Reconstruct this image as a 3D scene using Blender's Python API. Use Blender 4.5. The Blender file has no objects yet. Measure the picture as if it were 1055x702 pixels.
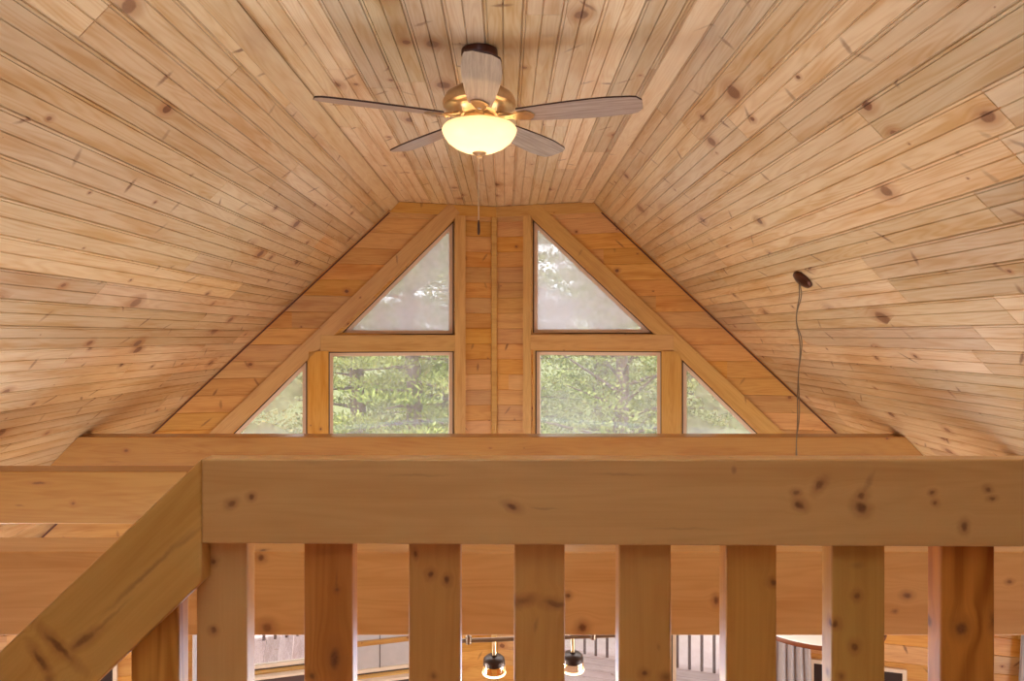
import bpy, math, random
from mathutils import Vector

R = random.Random(7)
scene = bpy.context.scene
COL = scene.collection

# ------------------------------------------------------------------ survey of the place
F = 710.0                 # focal length in pixels of a 1055 px wide frame
VX, VY = 521.0, 346.0     # vanishing point of the room's long axis
EYE = 3.30                # eye height over the main floor
H = 1.185                 # flat ceiling above the eye
PITCH = 1.03              # roof slope (rise / run)
XC = -0.0755 * H          # middle of the house
W = 0.7285 * H            # half width of the flat ceiling
M = 0.27                  # how fast the prow wall comes forward per metre sideways
ZC = 6.33                 # distance of the prow corner
ZB = -2.6                 # back wall
XS = 4.2                  # half width of the house
LOFT = -1.11              # loft floor below the eye

def P(x, d, h):
    return Vector((x, d, EYE + h))

def px(x, y, d):          # a point seen at photo pixel (x, y), d metres into the room
    return P((x - VX) * d / F, d, (VY - y) * d / F)

TH = math.atan(M)
CT, ST = math.cos(TH), math.sin(TH)

class Wing:
    """one half of the prow wall; s runs outward from the corner, h is height from the eye, d out of the room"""
    def __init__(self, sgn):
        self.sgn = sgn
        self.S = Vector((sgn * CT, -ST, 0))
        self.N = Vector((sgn * ST, CT, 0))          # outward
    def p(self, s, h, d=0.0):
        return P(XC, ZC, h) + self.S * s + self.N * d
    def cast(self, x, y):
        u = (x - VX) / F
        # depth = ZC - M*|x - XC|
        z = (ZC + self.sgn * M * XC) / (1 + self.sgn * M * u)
        return (abs(u * z - XC) / CT, (VY - y) / F * z)
    def s(self, x):
        return self.cast(x, VY)[0]

LW, RW = Wing(-1), Wing(1)

# ------------------------------------------------------------------ materials
def srgb(r, g, b):
    f = lambda c: c / 12.92 if c <= 0.04045 else ((c + 0.055) / 1.055) ** 2.4
    return (f(r / 255), f(g / 255), f(b / 255), 1)

class NT:
    def __init__(self, name):
        self.mat = bpy.data.materials.new(name)
        self.mat.use_nodes = True
        self.t = self.mat.node_tree
        self.t.nodes.clear()
        self.out = self.t.nodes.new('ShaderNodeOutputMaterial')
    def n(self, kind, **kw):
        nd = self.t.nodes.new('ShaderNode' + kind)
        for k, v in kw.items():
            setattr(nd, k, v)
        return nd
    def l(self, a, b):
        self.t.links.new(a, b)
    def _set(self, sock, v):
        if isinstance(v, bpy.types.NodeSocket):
            self.l(v, sock)
        else:
            sock.default_value = v
    def math(self, op, a, b=None, c=None, clamp=False):
        nd = self.n('Math', operation=op, use_clamp=clamp)
        for i, v in enumerate((a, b, c)):
            if v is not None:
                self._set(nd.inputs[i], v)
        return nd.outputs[0]
    def vec(self, op, a, b=None):
        nd = self.n('VectorMath', operation=op)
        self._set(nd.inputs[0], a)
        if b is not None:
            self._set(nd.inputs[1], b)
        return nd.outputs['Value'] if op in ('LENGTH', 'DOT_PRODUCT', 'DISTANCE') else nd.outputs[0]
    def sm(self, v, a, b, lo=0.0, hi=1.0):
        nd = self.n('MapRange', interpolation_type='SMOOTHSTEP')
        self._set(nd.inputs[0], v)
        for i, q in enumerate((a, b, lo, hi)):
            self._set(nd.inputs[i + 1], q)
        return nd.outputs[0]
    def mix(self, f, a, b, mode='MIX'):
        nd = self.n('Mix', data_type='RGBA', blend_type=mode)
        self._set(nd.inputs[0], f)
        self._set(nd.inputs[6], a)
        self._set(nd.inputs[7], b)
        return nd.outputs[2]
    def noise(self, v, scale=1.0, detail=2.0, rough=0.5, dims='3D'):
        nd = self.n('TexNoise', noise_dimensions=dims)
        self._set(nd.inputs['Vector'], v)
        nd.inputs['Scale'].default_value = scale
        nd.inputs['Detail'].default_value = detail
        nd.inputs['Roughness'].default_value = rough
        return nd.outputs['Fac']
    def surface(self, s):
        self.l(s, self.out.inputs[0])

def plain(name, col, rough=0.5, metal=0.0, noise=0.0, scale=30.0, coat=0.0, bump=0.0):
    t = NT(name)
    b = t.n('BsdfPrincipled')
    b.inputs['Roughness'].default_value = rough
    b.inputs['Metallic'].default_value = metal
    b.inputs['Coat Weight'].default_value = coat
    if noise > 0 or bump > 0:
        tc = t.n('TexCoord')
        f = t.noise(tc.outputs['Object'], scale, 4, 0.6)
        d = tuple(c * (1 - noise) for c in col[:3]) + (1,)
        u = tuple(min(1, c * (1 + noise)) for c in col[:3]) + (1,)
        t.l(t.mix(f, d, u), b.inputs['Base Color'])
        if bump:
            bp = t.n('Bump')
            bp.inputs['Strength'].default_value = bump
            bp.inputs['Distance'].default_value = 0.01
            t.l(f, bp.inputs['Height'])
            t.l(bp.outputs[0], b.inputs['Normal'])
    else:
        b.inputs['Base Color'].default_value = col
    t.surface(b.outputs[0])
    return t.mat

def pine(name, light, dark, prob=0.5, kr=0.02, spikes=0.35, var=0.18, rough=0.38, coat=0.15,
         knots=(), rings=26.0, ringamp=0.55, cell=(2.3, 7.0), bands=0.5):
    """Knotty pine. UV is in metres: u along the grain, v across it. 'rnd' is a random colour per board."""
    t = NT(name)
    uvn = t.n('UVMap', uv_map='UVMap')
    uv = uvn.outputs[0]
    at = t.n('Attribute', attribute_name='rnd')
    rs = t.n('SeparateColor')
    t.l(at.outputs['Color'], rs.inputs[0])
    r1, r2, r3 = rs.outputs[0], rs.outputs[1], rs.outputs[2]
    # slightly wobbled coordinate so knots are not perfect ovals
    wob = t.n('TexNoise', noise_dimensions='2D')
    t.l(uv, wob.inputs['Vector'])
    wob.inputs['Scale'].default_value = 45
    wob.inputs['Detail'].default_value = 2
    wv = t.vec('MULTIPLY', t.vec('SUBTRACT', wob.outputs['Color'], (0.5, 0.5, 0.5)), (0.009, 0.007, 0))
    uvw = t.vec('ADD', uv, wv)
    defl = None
    masks, halos = [], []
    cu, cv = cell
    if prob > 0:
        q = t.vec('MULTIPLY', uvw, (cu, cv, 0))
        vo = t.n('TexVoronoi', voronoi_dimensions='2D', feature='F1')
        t.l(q, vo.inputs['Vector'])
        vo.inputs['Scale'].default_value = 1
        vo.inputs['Randomness'].default_value = 0.85
        dl = t.vec('DIVIDE', t.vec('SUBTRACT', q, vo.outputs['Position']), (cu, cv, 1))
        dl = t.vec('MULTIPLY', dl, (0.85, 1.05, 0))
        d = t.vec('LENGTH', dl)
        sc = t.n('SeparateColor')
        t.l(vo.outputs['Color'], sc.inputs[0])
        rad = t.math('MULTIPLY', t.math('MAXIMUM', t.math('SUBTRACT', sc.outputs[0], 1 - prob), 0.0), kr / prob)
        rad = t.math('MAXIMUM', t.math('MULTIPLY', t.math('POWER', sc.outputs[1], 1.3), rad), 0.0001)
        ratio = t.math('DIVIDE', d, rad)
        masks.append(t.math('MULTIPLY', t.sm(ratio, 1.15, 0.75), t.math('ADD', 0.68, t.math('MULTIPLY', sc.outputs[2], 0.32))))
        halos.append(t.math('MULTIPLY', t.sm(ratio, 3.2, 0.9), 0.55))
        sp = t.n('SeparateXYZ')
        t.l(dl, sp.inputs[0])
        defl = t.math('MULTIPLY', t.math('MULTIPLY', sp.outputs[1], -0.7), t.sm(ratio, 4.0, 0.8))
    if spikes > 0:
        q = t.vec('MULTIPLY', uvw, (2.7, 6.1, 0))
        q = t.vec('ADD', q, (31.7, 12.3, 0))
        vo = t.n('TexVoronoi', voronoi_dimensions='2D', feature='F1')
        t.l(q, vo.inputs['Vector'])
        vo.inputs['Scale'].default_value = 1
        dl = t.vec('DIVIDE', t.vec('SUBTRACT', q, vo.outputs['Position']), (2.7, 6.1, 1))
        sp = t.n('SeparateXYZ')
        t.l(dl, sp.inputs[0])
        sc = t.n('SeparateColor')
        t.l(vo.outputs['Color'], sc.inputs[0])
        tilt = t.math('MULTIPLY', t.math('SUBTRACT', sc.outputs[1], 0.5), 2.4)
        a = t.math('DIVIDE', t.math('ADD', sp.outputs[0], t.math('MULTIPLY', sp.outputs[1], tilt)), 0.013)
        b = t.math('DIVIDE', sp.outputs[1], 0.042)
        e = t.math('SQRT', t.math('ADD', t.math('MULTIPLY', a, a), t.math('MULTIPLY', b, b)))
        on = t.math('LESS_THAN', sc.outputs[0], spikes)
        masks.append(t.math('MULTIPLY', t.math('MULTIPLY', t.sm(e, 1.2, 0.3), on), t.math('ADD', 0.35, t.math('MULTIPLY', sc.outputs[2], 0.55))))
    for (ku, kv, ru, rv, ang, st) in knots:
        mp = t.n('Mapping', vector_type='TEXTURE')
        t.l(uvw, mp.inputs[0])
        mp.inputs['Location'].default_value = (ku, kv, 0)
        mp.inputs['Rotation'].default_value = (0, 0, ang)
        mp.inputs['Scale'].default_value = (ru, rv, 1)
        ln = t.vec('LENGTH', mp.outputs[0])
        masks.append(t.math('MULTIPLY', t.sm(ln, 1.3, 0.35) if st > 0.6 else t.sm(ln, 1.7, 0.0), st))
        if st > 0.5:
            halos.append(t.math('MULTIPLY', t.sm(ln, 3.0, 0.9), 0.5))
        # the grain bows round the knot
        sp = t.n('SeparateXYZ')
        t.l(mp.outputs[0], sp.inputs[0])
        dd = t.math('MULTIPLY', t.math('MULTIPLY', sp.outputs[1], -rv * 0.7), t.sm(ln, 5.0, 0.8))
        if st > 0.5:
            defl = dd if defl is None else t.math('ADD', defl, dd)
    # grain
    su = t.n('SeparateXYZ')
    t.l(uv, su.inputs[0])
    v2 = su.outputs[1] if defl is None else t.math('ADD', su.outputs[1], defl)
    cb = t.n('CombineXYZ')
    t.l(su.outputs[0], cb.inputs[0])
    t.l(v2, cb.inputs[1])
    g = cb.outputs[0]
    fine = t.noise(t.vec('MULTIPLY', g, (3.0, 260, 0)), 1, 3, 0.6, '2D')
    broad = t.noise(t.vec('MULTIPLY', g, (0.75, 9.0, 0)), 1, 2, 0.5, '2D')
    ring = t.math('ADD', t.math('MULTIPLY', t.math('SINE', t.math('MULTIPLY', broad, rings * 3.0)), 0.5), 0.5)
    ring = t.math('POWER', ring, 1.6)
    blotch = t.noise(t.vec('MULTIPLY', g, (1.6, 14, 0)), 1, 3, 0.55, '2D')
    fac = t.math('ADD', t.math('MULTIPLY', ring, 0.42 * ringamp), t.math('MULTIPLY', fine, 0.34))
    fac = t.math('ADD', fac, t.math('MULTIPLY', t.sm(blotch, 0.42, 0.75), bands), clamp=True)
    c = t.mix(fac, light, dark)
    # each board its own tone
    hs = t.n('HueSaturation')
    t.l(c, hs.inputs['Color'])
    t.l(t.math('ADD', 0.5 - 0.005, t.math('MULTIPLY', r2, 0.010)), hs.inputs['Hue'])
    t.l(t.math('ADD', 0.90, t.math('MULTIPLY', r3, 0.20)), hs.inputs['Saturation'])
    t.l(t.math('ADD', 1 - var, t.math('MULTIPLY', r1, 2 * var)), hs.inputs['Value'])
    c = hs.outputs[0]
    def mx(lst):
        o = lst[0]
        for q in lst[1:]:
            o = t.math('MAXIMUM', o, q)
        return o
    if halos:
        c = t.mix(t.math('MULTIPLY', mx(halos), 0.8), c, srgb(158, 92, 50))
    if masks:
        kn = t.noise(t.vec('MULTIPLY', uv, (160, 160, 0)), 1, 2, 0.5, '2D')
        kc = t.mix(kn, srgb(78, 40, 24), srgb(138, 82, 54))
        c = t.mix(t.math('MULTIPLY', mx(masks), 0.9), c, kc)
    b = t.n('BsdfPrincipled')
    t.l(c, b.inputs['Base Color'])
    b.inputs['Roughness'].default_value = rough
    b.inputs['Coat Weight'].default_value = coat
    b.inputs['Coat Roughness'].default_value = 0.18
    bp = t.n('Bump')
    bp.inputs['Strength'].default_value = 0.06
    bp.inputs['Distance'].default_value = 0.004
    t.l(t.math('ADD', fine, fac), bp.inputs['Height'])
    t.l(bp.outputs[0], b.inputs['Normal'])
    t.surface(b.outputs[0])
    return t.mat

def glass(name, haze, tint=(0.9, 0.88, 0.95, 1), scale=3.0, spread=0.25):
    t = NT(name)
    tr = t.n('BsdfTransparent')
    gl = t.n('BsdfGlossy')
    gl.inputs['Roughness'].default_value = 0.03
    df = t.n('BsdfTranslucent')
    df.inputs['Color'].default_value = tint
    d2 = t.n('BsdfDiffuse')
    d2.inputs['Color'].default_value = tint
    m0 = t.n('MixShader')
    m0.inputs[0].default_value = 0.35
    t.l(df.outputs[0], m0.inputs[1])
    t.l(d2.outputs[0], m0.inputs[2])
    tc = t.n('TexCoord')
    nz = t.noise(tc.outputs['Object'], scale, 3, 0.6)
    f = t.math('ADD', haze - spread, t.math('MULTIPLY', t.sm(nz, 0.3, 0.7), 2 * spread), clamp=True)
    m1 = t.n('MixShader')
    t.l(f, m1.inputs[0])
    t.l(tr.outputs[0], m1.inputs[1])
    t.l(m0.outputs[0], m1.inputs[2])
    fr = t.n('Fresnel')
    fr.inputs[0].default_value = 1.35
    m2 = t.n('MixShader')
    t.l(fr.outputs[0], m2.inputs[0])
    t.l(m1.outputs[0], m2.inputs[1])
    t.l(gl.outputs[0], m2.inputs[2])
    t.surface(m2.outputs[0])
    return t.mat

C_LIGHT, C_DARK = srgb(227, 207, 171), srgb(202, 166, 118)
G_LIGHT, G_DARK = srgb(222, 173, 104), srgb(190, 130, 66)
R_LIGHT, R_DARK = srgb(226, 182, 122), srgb(202, 146, 84)
M_CEIL = pine('pine ceiling boards', C_LIGHT, C_DARK, prob=0.45, kr=0.050, spikes=0.45, var=0.17, rough=0.36, coat=0.35, ringamp=0.75, bands=0.65)
M_GABLE = pine('pine wall boards', G_LIGHT, G_DARK, prob=0.65, kr=0.036, spikes=0.35, var=0.12, rough=0.4, coat=0.2)
M_TRIM = pine('pine trim', srgb(222, 178, 104), srgb(196, 144, 72), prob=0.3, kr=0.014, spikes=0.12, var=0.08, coat=0.2)
M_BEAM = pine('pine beam', srgb(190, 140, 70), srgb(168, 110, 46), prob=0.35, kr=0.018, spikes=0.15, var=0.05, coat=0.5)
M_SASH = plain('pale window sash', srgb(236, 216, 196), 0.45, noise=0.06)
M_DARKFRAME = plain('dark window edge', srgb(70, 55, 45), 0.5)
M_GLASS_HAZY = glass('fogged glass', 0.62, spread=0.22)
M_GLASS = glass('clear glass', 0.16, spread=0.06)
M_GLASS_SIDE = glass('dusty glass', 0.30, spread=0.1)
M_GLASS_SCREEN = glass('grey screened glass', 0.66, tint=(0.70, 0.62, 0.60, 1), spread=0.06)
M_GLASS_LOW = glass('low clear glass', 0.05, spread=0.03)

# ------------------------------------------------------------------ mesh building
class MB:
    def __init__(self):
        self.v, self.f, self.uv, self.rn, self.mi = [], [], [], [], []
    def face(self, pts, uvs=None, rnd=(0.5, 0.5, 0.5), mi=0):
        i = len(self.v)
        self.v += [tuple(p) for p in pts]
        self.f.append(tuple(range(i, i + len(pts))))
        self.uv.append(uvs or [(0, 0)] * len(pts))
        self.rn.append(rnd)
        self.mi.append(mi)
    def prism(self, pts, N, t, G, off=None, rnd=None, mi=0):
        """pts: planar polygon (3-D); extruded by N*t; G is the grain direction"""
        N = N.normalized()
        G = G.normalized()
        Wv = N.cross(G)
        off = off if off is not None else (R.uniform(0, 40), R.uniform(0, 40))
        rnd = rnd or (R.random(), R.random(), R.random())
        o = pts[0]
        q = lambda p: ((p - o).dot(G) + off[0], (p - o).dot(Wv) + (p - o).dot(N) + off[1])
        a = list(pts)
        b = [p + N * t for p in pts]
        n = len(a)
        nrm = (a[1] - a[0]).cross(a[2] - a[1])
        if nrm.dot(N) < 0:
            a.reverse(); b.reverse()
        self.face(list(reversed(a)), [q(p) for p in reversed(a)], rnd, mi)
        self.face(b, [q(p) for p in b], rnd, mi)
        for i in range(n):
            j = (i + 1) % n
            f = [a[i], a[j], b[j], b[i]]
            self.face(f, [q(p) for p in f], rnd, mi)
        return o, G, Wv, off
    def box(self, lo, hi, G=None, mi=0, off=None, rnd=None):
        lo, hi = Vector(lo), Vector(hi)
        d = hi - lo
        if G is None:
            G = [Vector((1, 0, 0)), Vector((0, 1, 0)), Vector((0, 0, 1))][max(range(3), key=lambda i: d[i])]
        # prism along an axis other than the grain
        ax = min((i for i in range(3) if abs(G[i]) < 0.5), key=lambda i: d[i])
        N = Vector([1.0 if i == ax else 0.0 for i in range(3)])
        o = [i for i in range(3) if i != ax]
        def pt(a, b):
            p = lo.copy(); p[o[0]] = a; p[o[1]] = b
            return p
        pts = [pt(lo[o[0]], lo[o[1]]), pt(hi[o[0]], lo[o[1]]), pt(hi[o[0]], hi[o[1]]), pt(lo[o[0]], hi[o[1]])]
        return self.prism(pts, N, d[ax], G, off, rnd, mi)
    def tube(self, path, r, seg=8, mi=0, caps=True):
        n = len(path)
        rr = r if isinstance(r, (list, tuple)) else [r] * n
        rings = []
        for i, p in enumerate(path):
            t = (path[min(i + 1, n - 1)] - path[max(i - 1, 0)]).normalized()
            a = Vector((0, 0, 1)) if abs(t.z) < 0.9 else Vector((1, 0, 0))
            u = t.cross(a).normalized()
            w = t.cross(u)
            rings.append([p + (u * math.cos(2 * math.pi * k / seg) + w * math.sin(2 * math.pi * k / seg)) * rr[i] for k in range(seg)])
        for i in range(n - 1):
            for k in range(seg):
                l = (k + 1) % seg
                self.face([rings[i][k], rings[i][l], rings[i + 1][l], rings[i + 1][k]],
                          [(i * .1, k * .1)] * 4, mi=mi)
        if caps:
            self.face(list(reversed(rings[0])), mi=mi)
            self.face(rings[-1], mi=mi)
    def lathe(self, prof, c, seg=32, mi=0, axis=None):
        """prof: (radius, height) pairs turned about the vertical through c"""
        c = Vector(c)
        rings = [[c + Vector((r * math.cos(2 * math.pi * k / seg), r * math.sin(2 * math.pi * k / seg), z)) for k in range(seg)] for r, z in prof]
        for i in range(len(prof) - 1):
            for k in range(seg):
                l = (k + 1) % seg
                if prof[i][0] < 1e-6 and prof[i + 1][0] < 1e-6:
                    continue
                if prof[i][0] < 1e-6:
                    self.face([rings[i][0], rings[i + 1][l], rings[i + 1][k]], mi=mi)
                elif prof[i + 1][0] < 1e-6:
                    self.face([rings[i][k], rings[i][l], rings[i + 1][0]], mi=mi)
                else:
                    self.face([rings[i][k], rings[i][l], rings[i + 1][l], rings[i + 1][k]], mi=mi)
    def build(self, name, mat, parent=None, smooth=False, bevel=0.0, origin=None, weld=True):
        me = bpy.data.meshes.new(name)
        o0 = Vector(origin) if origin is not None else Vector((0, 0, 0))
        me.from_pydata([tuple(Vector(v) - o0) for v in self.v], [], self.f)
        me.uv_layers.new(name='UVMap')
        me.attributes.new('rnd', 'FLOAT_COLOR', 'CORNER')
        uvf, cf = [], []
        for fi, f in enumerate(self.f):
            for q in self.uv[fi]:
                uvf += [q[0], q[1]]
                cf += [*self.rn[fi], 1.0]
        me.uv_layers['UVMap'].data.foreach_set('uv', uvf)
        me.attributes['rnd'].data.foreach_set('color', cf)
        for m in (mat if isinstance(mat, (list, tuple)) else [mat]):
            me.materials.append(m)
        me.polygons.foreach_set('material_index', self.mi)
        if weld:
            import bmesh
            bm = bmesh.new()
            bm.from_mesh(me)
            bmesh.ops.remove_doubles(bm, verts=bm.verts, dist=0.00005)
            if smooth:
                for f in bm.faces:
                    f.smooth = True
                for e in bm.edges:
                    if len(e.link_faces) == 2 and e.calc_face_angle(0) > 0.7:
                        e.smooth = False
            bm.to_mesh(me)
            bm.free()
        ob = bpy.data.objects.new(name, me)
        COL.objects.link(ob)
        ob.location = o0
        if parent is not None:
            ob.parent = parent
            ob.location = o0 - parent.matrix_basis.translation if parent.parent is None else o0 - parent.parent.matrix_basis.translation - parent.matrix_basis.translation
        if bevel:
            md = ob.modifiers.new('edge', 'BEVEL')
            md.width = bevel
            md.segments = 2
            md.limit_method = 'ANGLE'
        return ob

def tag(o, label=None, cat=None, group=None, kind=None):
    if label: o['label'] = label
    if cat: o['category'] = cat
    if group: o['group'] = group
    if kind: o['kind'] = kind
    return o

def struct(o, label=None, cat=None):
    return tag(o, label, cat, kind='structure')

def empty(name, loc):
    o = bpy.data.objects.new(name, None)
    o.empty_display_size = 0.1
    COL.objects.link(o)
    o.location = loc
    return o

def copy_tree(o, parent=None):
    c = o.copy()
    COL.objects.link(c)
    c.parent = parent
    for ch in list(o.children):
        copy_tree(ch, c)
    return c

# ------------------------------------------------------------------ ceiling boards
BOARD = 0.145
# profile across one board: V joint at the edge, a bead beside it, a V in the middle
PROFILE = [(0.0, -0.009), (0.0012, -0.009), (0.0040, 0.0), (0.0105, 0.0), (0.0125, -0.005), (0.0132, -0.005), (0.0152, 0.0),
           (0.0692, 0.0), (0.0718, -0.007), (0.0732, -0.007), (0.0758, 0.0), (0.1410, 0.0), (0.1438, -0.009), (0.145, -0.009)]

def boards(mb, O, L, A, N, length, width, lo=1.4, hi=3.4):
    """rows of boards: O corner, L along, A across, N out of the surface towards the room"""
    n = int(math.ceil(width / BOARD))
    for i in range(n):
        pos = -R.uniform(0, 2.0)
        while pos < length:
            ln = R.uniform(lo, hi)
            a, b = max(pos, 0), min(pos + ln, length)
            pos += ln
            if b - a < 0.05:
                continue
            ou, ov = R.uniform(0, 60), R.uniform(0, 60)
            rnd = (R.random(), R.random(), R.random())
            secs = [(a, -0.006), (a + 0.002, 0.0), (b - 0.002, 0.0), (b, -0.006)]
            for (u0, e0), (u1, e1) in zip(secs, secs[1:]):
                for (v0, d0), (v1, d1) in zip(PROFILE, PROFILE[1:]):
                    w0, w1 = i * BOARD + v0, i * BOARD + v1
                    if w0 >= width:
                        continue
                    pt = lambda u, w, d, e: O + L * u + A * w + N * (d + e)
                    mb.face([pt(u0, w0, d0, e0), pt(u1, w0, d0, e1), pt(u1, w1, d1, e1), pt(u0, w1, d1, e0)],
                            [(u0 + ou, v0 + ov), (u1 + ou, v0 + ov), (u1 + ou, v1 + ov), (u0 + ou, v1 + ov)], rnd)

FWD = Vector((0, 1, 0))
UP = Vector((0, 0, 1))
ZE = 6.75                                  # boards run on past the prow wall as the eaves
LEN = ZE - ZB
# flat middle
mb = MB()
boards(mb, P(XC - W, ZB, H), FWD, Vector((1, 0, 0)), Vector((0, 0, -1)), LEN, 2 * W)
mb.box(P(XC - W - 0.1, ZB, H + 0.02), P(XC + W + 0.1, ZE, H + 0.08), FWD)
struct(mb.build('ceiling', M_CEIL, weld=False), 'flat knotty pine ceiling strip along the ridge', 'ceiling')
NORM = math.sqrt(1 + PITCH ** 2)
RUN = (XS - W + 0.15) * NORM
for sgn, side in ((-1, 'left'), (1, 'right')):
    A = Vector((sgn, 0, -PITCH)) / NORM
    N = Vector((-sgn * PITCH, 0, -1)) / NORM
    mb = MB()
    O = P(XC + sgn * W, ZB, H)
    boards(mb, O, FWD, A, N, LEN, RUN)
    q = [O - N * 0.02, O - N * 0.02 + A * RUN, O - N * 0.02 + A * RUN + FWD * LEN, O - N * 0.02 + FWD * LEN]
    mb.prism(q, -N, 0.06, FWD)
    struct(mb.build('ceiling', M_CEIL, weld=False),
           'sloping knotty pine ceiling on the side ' + ('without the hanging wire' if sgn < 0 else 'with the hanging wire'), 'ceiling')

# trim boards along the creases
def trim(pts, N, t, G, name, mat=None, bevel=0.002):
    mb = MB()
    mb.prism(pts, N, t, G)
    return struct(mb.build(name, mat or M_TRIM, bevel=bevel))
ZW0 = ZC - M * W - 0.02
nL = Vector((PITCH, 0, -1)) / NORM
aL = Vector((-1, 0, -PITCH)) / NORM
o = P(XC - W, ZB, H) + aL * 0.001
trim([o, o + aL * 0.10, o + aL * 0.10 + FWD * (ZW0 - ZB), o + FWD * (ZW0 - ZB)], nL, 0.014, FWD, 'trim_1',
     pine('pine crease trim', C_LIGHT, C_DARK, prob=0.3, kr=0.014, spikes=0.1, var=0.05))
o = P(XC + W - 0.105, ZB, H)
trim([o, o + Vector((0.10, 0, 0)), o + Vector((0.10, ZW0 - ZB, 0)), o + FWD * (ZW0 - ZB)], -UP, 0.014, FWD, 'trim_2',
     bpy.data.materials['pine crease trim'])

# ------------------------------------------------------------------ prow gable wall
def hmax_s(h):            # how far out the wall reaches at height h
    x = (H - h) / PITCH + W
    return min(x, XS) / CT

def interval(poly, h):
    xs = []
    n = len(poly)
    for i in range(n):
        (s0, h0), (s1, h1) = poly[i], poly[(i + 1) % n]
        if abs(h1 - h0) < 1e-9:
            if abs(h - h0) < 1e-9:
                xs += [s0, s1]
            continue
        t = (h - h0) / (h1 - h0)
        if -1e-9 <= t <= 1 + 1e-9:
            xs.append(s0 + t * (s1 - s0))
    return (min(xs), max(xs)) if xs else None

def wing_wall(wing, openings, name):
    mb = MB()
    RH = 0.140
    h = H + 0.0
    row = 0
    while h > -EYE:
        cut = []
        # break every row into short lengths
        pos = -R.uniform(0, 1.5)
        while pos < XS / CT + 1:
            cut.append((pos, (R.random(), R.random(), R.random()), R.uniform(0, 60), R.uniform(0, 60)))
            pos += R.uniform(1.0, 2.8)
        subs = [(0.0, 0.004, -0.005, 0.0), (0.004, 0.038, 0, 0), (0.038, 0.072, 0, 0), (0.072, 0.106, 0, 0), (0.106, 0.136, 0, 0), (0.136, 0.14, 0.0, -0.005)]
        for a, b, da, db in subs:
            h0, h1 = h - a, h - b          # h0 upper
            hm = (h0 + h1) / 2
            act = []
            for poly in openings:
                lo, hi = min(p[1] for p in poly), max(p[1] for p in poly)
                if lo < hm < hi:
                    act.append((interval(poly, min(h0, hi - 1e-6)), interval(poly, max(h1, lo + 1e-6))))
            act.sort(key=lambda q: q[0][0])
            e0, e1 = [0.0], [0.0]
            for i0, i1 in act:
                e0 += list(i0); e1 += list(i1)
            e0.append(hmax_s(h0)); e1.append(hmax_s(h1))
            for k in range(0, len(e0), 2):
                segs = [(e0[k], e1[k])]
                for c in cut:
                    if max(e0[k], e1[k]) < c[0] < min(e0[k + 1], e1[k + 1]):
                        segs.append((c[0], c[0]))
                segs.append((e0[k + 1], e1[k + 1]))
                for (a0, a1), (b0, b1) in zip(segs, segs[1:]):
                    mid = (a0 + b0 + a1 + b1) / 4
                    c = [q for q in cut if q[0] <= mid][-1]
                    pts = [(a0, h0, da), (b0, h0, da), (b1, h1, db), (a1, h1, db)]
                    mb.face([wing.p(s, hh, -d) for s, hh, d in pts],
                            [(s + c[2], hh - h + c[3]) for s, hh, d in pts], c[1])
        h -= RH
        row += 1
    return struct(mb.build(name, M_GABLE, weld=False))

def offset_poly(poly, d):
    """inward offset of a convex polygon"""
    n = len(poly)
    ar = sum(poly[i][0] * poly[(i + 1) % n][1] - poly[(i + 1) % n][0] * poly[i][1] for i in range(n))
    if ar < 0:
        poly = list(reversed(poly))
    lines = []
    for i in range(n):
        (x0, y0), (x1, y1) = poly[i], poly[(i + 1) % n]
        L = math.hypot(x1 - x0, y1 - y0)
        nx, ny = -(y1 - y0) / L, (x1 - x0) / L
        lines.append((nx, ny, nx * x0 + ny * y0 + d))
    out = []
    for i in range(n):
        a, b = lines[i - 1], lines[i]
        det = a[0] * b[1] - a[1] * b[0]
        out.append(((a[2] * b[1] - a[1] * b[2]) / det, (a[0] * b[2] - a[2] * b[0]) / det))
    return poly, out

def ring(mb, wing, poly, inset, d0, d1):
    outer, inner = offset_poly(poly, inset)
    n = len(outer)
    for i in range(n):
        j = (i + 1) % n
        o0, o1, i0, i1 = outer[i], outer[j], inner[i], inner[j]
        q = lambda a, d: wing.p(a[0], a[1], d)
        rn = (0.5, 0.5, 0.5)
        L = math.hypot(o1[0] - o0[0], o1[1] - o0[1])
        uv = [(0, 0), (L, 0), (L, inset), (0, inset)]
        mb.face([q(o0, d0), q(o1, d0), q(i1, d0), q(i0, d0)], uv, rn)
        mb.face([q(o0, d1), q(o1, d1), q(i1, d1), q(i0, d1)], uv, rn)
        mb.face([q(i0, d0), q(i1, d0), q(i1, d1), q(i0, d1)], uv, rn)
        mb.face([q(o0, d0), q(o1, d0), q(o1, d1), q(o0, d1)], uv, rn)
    return inner

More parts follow.
